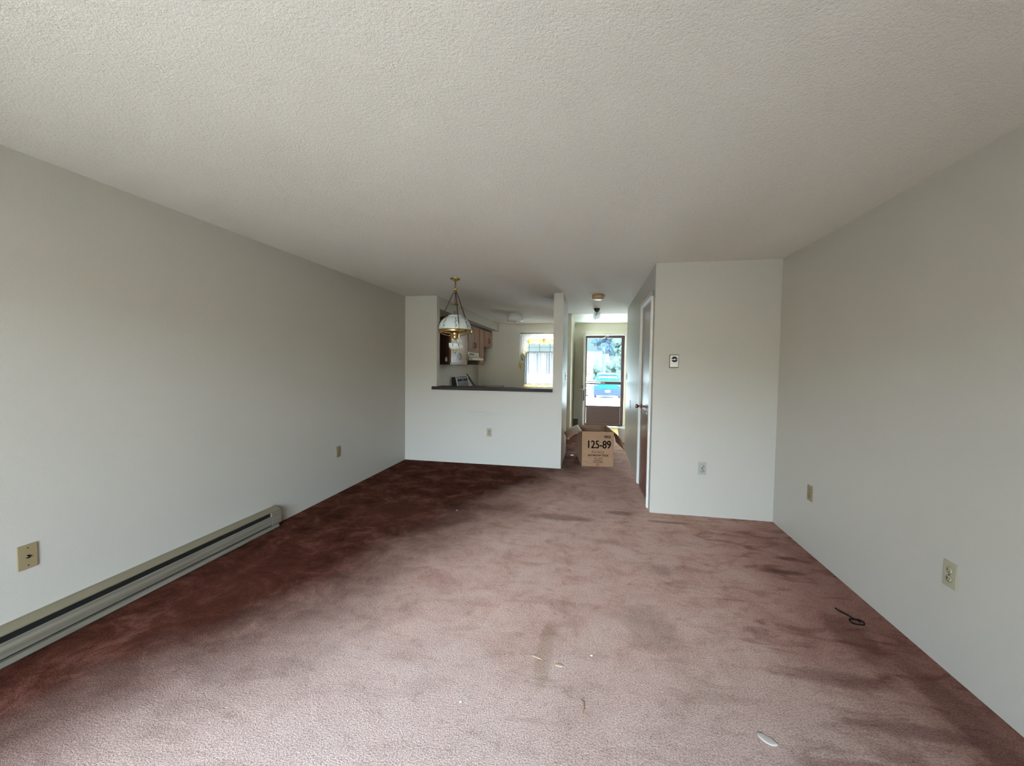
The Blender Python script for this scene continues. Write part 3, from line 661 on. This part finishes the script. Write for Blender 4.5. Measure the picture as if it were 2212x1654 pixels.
plate('power_outlet', 'almond power outlet on the right wall close to the closet corner', (XR, 3.55, .468), R(-90), 'duplex', 'almond')
plate('power_outlet', 'large near almond power outlet on the right wall towards the camera', (XR, 2.275, .468), R(-90), 'duplex', 'ivory')
plate('light_switch', 'light switch on the hall side of the kitchen wall stub', (XP1, 6.357, 1.28), R(90), 'switch', 'ivory', 'light switch')
plate('light_switch', 'light switch on the right hall wall near the front door', (XC, 7.19, 1.28), R(-90), 'switch', 'ivory', 'light switch')
plate('wall_plate', 'blank wall plate at waist height on the right hall wall', (XC, 6.49, .87), R(-90), 'blank', 'greyplate', 'wall plate')
plate('power_outlet', 'power outlet low on the right hall wall beyond the cardboard box', (XC, 6.31, .47), R(-90), 'duplex', 'greyplate')

t = thing('thermostat', 'cream thermostat with round dark dial on the closet wall', 'thermostat', (.782, YC, 1.4975))
part('back_plate', MB().box(.740, .824, YC - .012, YC, 1.435, 1.560, .003), 'oldbrass', t)
part('cover', MB().box(.745, .819, YC - .032, YC - .011, 1.440, 1.555, .005), 'trim', t)
dl = part('dial', MB().lathe([(.001, -.041), (.024, -.041), (.027, -.036), (.027, -.031)], (.782, YC, 1.514), 28, 'y'), 'black', t)
part('pointer', MB().box(.757, .807, YC - .044, YC - .040, 1.509, 1.519, .002).lathe([(.001, -.046), (.010, -.045), (.011, -.040)], (.782, YC, 1.514), 16, 'y'), 'chrome', dl)

# ------------------------------------------------------------------ baseboard heaters
def heater(label, y0, y1):
    t = thing('baseboard_heater', label, 'heater', (XL, y1, 0))
    part('back_plate', MB().box(XL, XL + .006, y0, y1, .012, .172), 'heater', t)
    part('top_cover', MB().prism([(XL, .176), (XL + .020, .176), (XL + .064, .158), (XL + .064, .151), (XL + .060, .151), (XL + .018, .169), (XL, .169)], 'y', y0, y1), 'heater_top', t)
    part('heating_fins', MB().box(XL + .006, XL + .052, y0, y1 - .10, .03, .145), 'fins', t)
    fp = MB().prism([(XL + .054, .112), (XL + .060, .118), (XL + .067, .112), (XL + .072, .080), (XL + .073, .050), (XL + .066, .044), (XL + .062, .048), (XL + .067, .080)], 'y', y0, y1)
    part('front_panel', fp, 'heater', t)
    part('panel_bead', MB().box(XL + .068, XL + .0745, y0, y1, .078, .082), 'heater_top', t)
    part('lower_lip', MB().prism([(XL + .05, .034), (XL + .074, .034), (XL + .080, .012), (XL + .074, .004), (XL + .05, .004)], 'y', y0, y1 - .03), 'heater', t)
    part('end_cap', MB().prism([(XL, .174), (XL + .020, .174), (XL + .0635, .1565), (XL + .075, .08), (XL + .075, .040), (XL + .02, .040), (XL, .040)], 'y', y1 - .10, y1), 'heater', t)
    return t
heater('long beige electric baseboard heater along the left living room wall', YB + .3, 3.105)
t = thing('baseboard_heater', 'small brownish baseboard heater end in the foyer corner left of the front door', 'heater', (-.39, YE, 0))
part('heater_case', MB().prism([(YE, .20), (YE - .05, .195), (YE - .09, .17), (YE - .09, .05), (YE - .02, .02), (YE, .02)], 'x', -.388, -.285), 'heater', t)
part('top_cover', MB().box(-.388, -.28, YE - .06, YE, .198, .206), 'white', t)  # white top paints in the light falling on the case

# ------------------------------------------------------------------ cardboard box
BXa, BYa, BR = -.109, 5.91, R(7.5)
BW, BD, BH, th = .452, .66, .505, .006
t = thing('cardboard_box', 'open brown cardboard box with flaps out, standing in the hall entrance', 'box', (BXa, BYa, 0), None, BR)
def bpart(name, mb, m, parent=t, label=None, solid=0):
    o = build(name, mb, m, parent, (0, 0, 0), solid)
    if label: o['label'] = label
    return o
cw = MB().box(0, BW, 0, th, .001, BH, .001).box(0, BW, BD - th, BD, .001, BH, .001).box(0, th, 0, BD, .001, BH, .001).box(BW - th, BW, 0, BD, .001, BH, .001).box(0, BW, 0, BD, .001, .010)
bpart('box_walls', cw, 'card')
def flap_l(u, v):
    d = .245 * u; a = R(17) + R(13) * u; z = BH - math.sin(a) * d; x = .002 - math.cos(a) * d; y = .004 + (BD - .01) * v
    return (x, y, z)
bpart('flap', MB().sheet(flap_l, 8, 6), 'card_in', label='left flap folded out', solid=.005)
FR = [(0, 0), (.045, -.036), (.085, -.080), (.118, -.135), (.145, -.205), (.158, -.262)]
def flap_r(u, v):
    q = u * 5; i = min(int(q), 4); f = q - i; dx = FR[i][0] * (1 - f) + FR[i + 1][0] * f; dz = FR[i][1] * (1 - f) + FR[i + 1][1] * f
    return (BW - .002 + dx, .004 + (BD - .01) * v, BH + dz)
bpart('flap', MB().sheet(flap_r, 10, 6), 'card', label='right flap drooping outwards', solid=.005)
bpart('flap', MB().sheet(lambda u, v: (.012 + (BW - .024) * v, th + .008 + .012 * u, BH - .002 - .2 * u), 4, 4), 'card_in', label='front flap folded inside', solid=.004)
bpart('flap', MB().sheet(lambda u, v: (.012 + (BW - .024) * v, BD - th - .008 - .02 * u, BH - .002 - .2 * u), 4, 4), 'card_in', label='back flap folded inside', solid=.004)
bpart('tape_strip', MB().box(BW * .44, BW * .57, -.0008, .001, .001, .062), 'tape')
def text(s, name, size, cx, z, m, parent, bold=0., sx=1., align='CENTER', shear=0.):
    cu = bpy.data.curves.new(name, 'FONT'); cu.body = s; cu.size = size; cu.align_x = align; cu.extrude = .0004
    ob = bpy.data.objects.new(name + '_tmp', cu); COL.objects.link(ob)
    bpy.context.view_layer.update()
    me = bpy.data.meshes.new_from_object(ob.evaluated_get(bpy.context.evaluated_depsgraph_get()))
    bpy.data.objects.remove(ob)
    mb = MB(); vs = [v.co[:] for v in me.vertices]; fs = [tuple(p.vertices) for p in me.polygons]
    for i, (dx, dz) in enumerate(((0, 0), (bold, 0), (-bold, 0), (0, bold * .5), (0, -bold * .5)) if bold else ((0, 0),)):
        mb.add([(cx + x * sx + dx, -.0012 - z_ * .6 - i * .00006, z + y + dz) for x, y, z_ in vs], fs)
    return build(name, mb, m, parent)
text('125-89', 'printed_number', .158, BW * .53, .268, 'ink', t, .0034, .78)
text('E4222', 'printed_code', .050, BW * .80, .418, 'ink', t, .0018, .74)
text('Amway.', 'printed_logo', .072, BW * .52, .192, 'paleink', t, 0, .84)
text('BATHROOM TISSUE', 'printed_words', .037, BW * .52, .152, 'ink', t, .0011, .88)
text('2-PLY WHITE', 'printed_words', .022, BW * .52, .118, 'ink', t, .0004, 1.)
text('96 ROLLS', 'printed_words', .024, BW * .52, .088, 'ink', t, .0004, 1.1)
text('500 2-PLY SHEETS', 'printed_words', .022, BW * .52, .060, 'ink', t, .0006, .85)
em = MB().tube([(BW * .5 + .012 * math.cos(a), -.0015, .032 + .012 * math.sin(a)) for a in [k * PI / 8 for k in range(16)]], .0012, 5, True).tube([(BW * .5 - .006, -.0015, .026), (BW * .5, -.0015, .038), (BW * .5 + .006, -.0015, .026)], .0012, 5)
bpart('printed_emblem', em, 'paleink')

# ------------------------------------------------------------------ small things on the floor
t = thing('wastebasket', 'small white tapered wastebasket on the foyer floor beyond the end of the right hall wall', 'wastebasket', (.635, 8.0, 0))
c_ = (.635, 8.0, 0)
part('bin', MB().lathe([(.001, .002), (.075, .002), (.080, .008), (.118, .262), (.126, .270), (.126, .284), (.118, .286), (.112, .27), (.076, .016), (.001, .012)], c_, 36), 'white_plastic', t)
part('handle', MB().lathe([(.001, -.012), (.016, -.010), (.016, .010), (.001, .012)], (.70, 7.90, .10), 12, 'z'), 'black', t)
def crumb(name, label, cat, x, y, sx, sy_, h, m, rz_=0., seed=1):
    random.seed(seed); n = 14; mb = MB(); top = []; 
    ring = [(sx * (1 + random.uniform(-.18, .18)) * math.cos(2 * PI * k / n), sy_ * (1 + random.uniform(-.18, .18)) * math.sin(2 * PI * k / n)) for k in range(n)]
    vs = [(a, b, 0) for a, b in ring] + [(a * .7, b * .7, h * random.uniform(.6, 1)) for a, b in ring] + [(0, 0, h)]
    fs = [(k, (k + 1) % n, n + (k + 1) % n, n + k) for k in range(n)] + [(n + k, n + (k + 1) % n, 2 * n) for k in range(n)] + [tuple(range(n))[::-1]]
    mb.add(vs, fs, True); o = build(name, mb, m); o.location = (x, y, 0); o.rotation_euler.z = rz_; return tag(o, label, cat)
crumb('lint_clump', 'pale grey oval lint patch on the carpet near the bottom right of the picture', 'lint', .702, 1.693, .040, .022, .0018, 'lint', R(-42), 1)
M['tanlint'] = mat('tan_lint', (.50, .38, .27), 1.0, 0, .0)
crumb('lint_clump', 'small tan lint patch in the middle of the near carpet', 'lint', -.122, 1.923, .022, .014, .0018, 'tanlint', 0, 2)
crumb('lint_clump', 'thin tan lint strip just left of the middle lint patch', 'lint', -.234, 1.955, .030, .008, .0015, 'tanlint', R(-20), 3)
crumb('paper_scrap', 'white paper scrap on the hall carpet left of the cardboard box', 'paper scrap', -.275, 6.60, .036, .022, .012, 'paper', R(-30), 4)
for i, (x, y, lb) in enumerate(((-1.275, 3.815, 'white crumb on the dark carpet in front of the half wall'), (.03, 2.02, 'white crumb on the carpet just right of the tan lint patch'), (-.52, 1.62, 'tiny white crumb on the near pale carpet left of centre'))):
    crumb('crumb', lb, 'crumb', x, y, .006, .005, .004, 'paper', 0, 10 + i)
wl = MB().tube([(1.50 + .030 * math.cos(a) + .02 * (a / 7), 2.60 + .028 * math.sin(a), .006 + .002 * math.sin(a * 3)) for a in [k * .35 for k in range(24)]] + [(1.50, 2.66, .006), (1.475, 2.705, .007), (1.47, 2.73, .004)], .0032, 6)
tag(build('wire_loop', wl, 'ink'), 'thin dark curled wire lying on the carpet near the right wall', 'wire')
wl = MB().tube([(-.012, 1.735, .003), (-.002, 1.72, .006), (.0, 1.69, .005), (-.006, 1.665, .003)], .0022, 6)
tag(build('thread_scrap', wl, 'tape'), 'short brown thread standing out on the near carpet', 'thread')

# ------------------------------------------------------------------ outdoors
M['pavement'] = mat('pale_pavement', (.62, .61, .58), .9)
M['lawn'] = mat('patio_concrete', (.43, .38, .31), .95)
struct('ground', MB().add([(-30, YE + T, -.08), (30, YE + T, -.08), (30, 34, -.95), (-30, 34, -.95), (-30, 90, -.4), (30, 90, -.4)], [(0, 1, 2, 3), (3, 2, 5, 4)]), 'pavement', label='bright pavement outside the front door')
M['grass'] = mat('yard_grass', (.028, .036, .022), .95)
struct('ground', MB().box(-30, .15, 31.5, 60, -.9, -.80).box(3.2, 30, 33, 60, -.9, -.80), 'grass', label='grass beyond the pavement')
struct('ground', MB().box(-30, 30, YB - 30, YB - T - .01, -.15, -.05), 'lawn', label='pale patio behind the room')
M['carblue'] = mat('car_cyan_paint', (.005, .042, .052), .6, 0, .03)
M['carglass'] = mat('car_window_glass', (.046, .040, .046), .6, 0, .05)  # bright reflection in the glass painted in as a pale matte colour
M['carlight'] = mat('car_tail_light', (.045, .022, .028), .6, 0, .05)
M['carbump'] = mat('car_bumper_grey', (.017, .021, .034), .7, 0, .03)
t = thing('car', 'light blue car parked on the pavement seen through the storm door, rear facing the house', 'car', (1.15, 29, -.83))
c0 = 1.15
def sec(y, zs, ws): return [(c0 + s_ * w_, y, z_ - .83) for s_ in (1,) for z_, w_ in zip(zs, ws)] + [(c0 - w_, y, z_ - .83) for z_, w_ in list(zip(zs, ws))[::-1]]
secs = [(29.0, (.35, .60, .98, 1.02, 1.04), (.86, .93, .90, .84, .5)), (29.12, (.22, .60, 1.0, 1.30, 1.34), (.90, .95, .92, .76, .5)), (29.5, (.22, .60, 1.0, 1.66, 1.72), (.92, .96, .93, .68, .5)),
        (30.6, (.22, .60, 1.0, 1.72, 1.80), (.92, .96, .93, .70, .5)), (31.6, (.22, .60, 1.0, 1.62, 1.70), (.92, .96, .93, .68, .5)), (32.3, (.22, .60, 1.0, 1.06, 1.10), (.92, .95, .91, .84, .5)), (33.3, (.30, .60, .86, .92, .95), (.86, .90, .86, .78, .5))]
mb = MB(); vs = []; n = 10
for y, zs, ws in secs: vs += sec(y, zs, ws)
fs = [(i * n + k, i * n + (k + 1) % n, (i + 1) * n + (k + 1) % n, (i + 1) * n + k) for i in range(len(secs) - 1) for k in range(n)] + [tuple(range(n)), tuple(range((len(secs) - 1) * n, len(secs) * n))]
mb.add(vs, fs); body = part('car_body', mb, 'carblue', t)
part('rear_window', MB().add([(c0 - .70, 29.00, .30), (c0 + .70, 29.00, .30), (c0 + .60, 29.36, .80), (c0 - .60, 29.36, .80), (c0 - .70, 29.10, .28), (c0 + .70, 29.10, .28), (c0 + .60, 29.46, .78), (c0 - .60, 29.46, .78)], [(0, 1, 2, 3), (7, 6, 5, 4), (0, 4, 5, 1), (2, 6, 7, 3), (0, 3, 7, 4), (1, 5, 6, 2)]), 'carglass', t)
part('spoiler', MB().box(c0 - .60, c0 + .60, 29.30, 29.42, .79, .83, .01), 'carbump', t)
for s_ in (-1, 1): part('tail_light', MB().box(c0 + s_ * .62, c0 + s_ * .90, 28.96, 29.08, .02, .14, .03), 'carlight', t)
part('bumper', MB().box(c0 - .95, c0 + .95, 28.90, 29.25, -.60, -.14, .06), 'carbump', t)
part('licence_plate', MB().box(c0 - .17, c0 + .17, 28.89, 28.92, -.36, -.22, .005), 'white', t)
for s_ in (-1, 1):
    for y in (29.75, 32.3):
        part('wheel', MB().lathe([(.001, -.1), (.20, -.1), (.31, -.08), (.33, -.04), (.33, .06), (.30, .1), (.001, .1)], (c0 + s_ * .85, y, -.52), 24, 'x'), 'black', t)
M['siding'] = mat('grey_white_siding', (.040, .047, .054), .9)
n_ = N(M['siding'], 'ShaderNodeTexWave', bands_direction='Z'); n_.inputs['Scale'].default_value = 1.3; lk(M['siding'], objco(M['siding']), n_.inputs['Vector']); bump(M['siding'], n_.outputs['Fac'], .4, .03)
M['roofg'] = mat('grey_roof_shingles', (.018, .021, .03), .9)
t = thing('house', 'white neighbouring house seen through the upper pane of the storm door', 'house', (.3, 58, -.7))
part('wall', MB().box(-.6, 1.5, 58, 64, -.8, 3.55).box(1.5, 2.35, 58.2, 64, -.8, 3.15), 'siding', t)
part('roof', MB().box(-.75, 1.6, 57.9, 64, 3.55, 3.62), 'roofg', t)
part('window', MB().box(.2, .9, 57.96, 58.01, 1.2, 2.2), 'carglass', t)
part('chimney', MB().box(1.55, 1.85, 59, 59.5, 3.1, 4.1), 'siding', t)
def leaf_mat(name, a, b):
    m = mat(name, a, .9, 0, .03); n = noise_tex(m, 2.6, 6, .75)
    lk(m, rampn(m, n, [(.35, a), (.65, b)]), bsdf(m).inputs['Base Color']); return m
M['leaf1'] = leaf_mat('bluish_foliage', (.018, .027, .033), (.029, .040, .047)); M['leaf2'] = leaf_mat('light_green_foliage', (.030, .044, .036), (.047, .062, .050)); M['bark'] = mat('bark', (.12, .09, .07), .9)
def tree(label, x, y, h, r, m, seed, zg=-.6, lo=.35, hi=.92, nb=34):
    t = thing('tree', label, 'tree', (x, y, zg), 'trees beyond the front door'); random.seed(seed)
    part('trunk', MB().tube([(x, y, zg), (x + .1, y, zg + h * .3), (x - .05, y + .1, zg + h * .6)], [.28, .2, .12], 8), 'bark', t)
    cr_ = MB()
    for i in range(nb):
        a = random.uniform(0, 2 * PI); q = random.uniform(.1, .8) * r; zz = zg + h * random.uniform(lo, hi); rr = r * random.uniform(.16, .36)
        bm = bmesh.new(); bmesh.ops.create_icosphere(bm, subdivisions=3, radius=rr)
        o = Vector((x + q * math.cos(a), y + q * math.sin(a), zz))
        for v in bm.verts: v.co = v.co * (1 + .45 * noise.noise(v.co * (2.2 / rr) + Vector((seed, i, 0))) + .35 * noise.noise(v.co * (6.5 / rr) + Vector((i, seed, 0)))) + o
        bm.verts.index_update(); cr_.add([v.co[:] for v in bm.verts], [[v.index for v in f.verts] for f in bm.faces], True); bm.free()
    part('crown', cr_, m, t)
tree('tall bluish-grey tree rising behind the white house', 2.6, 68, 8.2, 2.6, 'leaf1', 1, -.6, .50, .90, 44)
tree('light green leafy tree on the right side of the storm door view', 4.4, 52, 5.6, 1.7, 'leaf2', 2, -.6, .25, .95, 44)
tree('round green bush-like tree in front of the white house', .1, 44, 2.4, 1.1, 'leaf2', 4, -.75)
tree('green tree low behind the blue car', 2.6, 46, 2.8, 1.3, 'leaf2', 5, -.75)
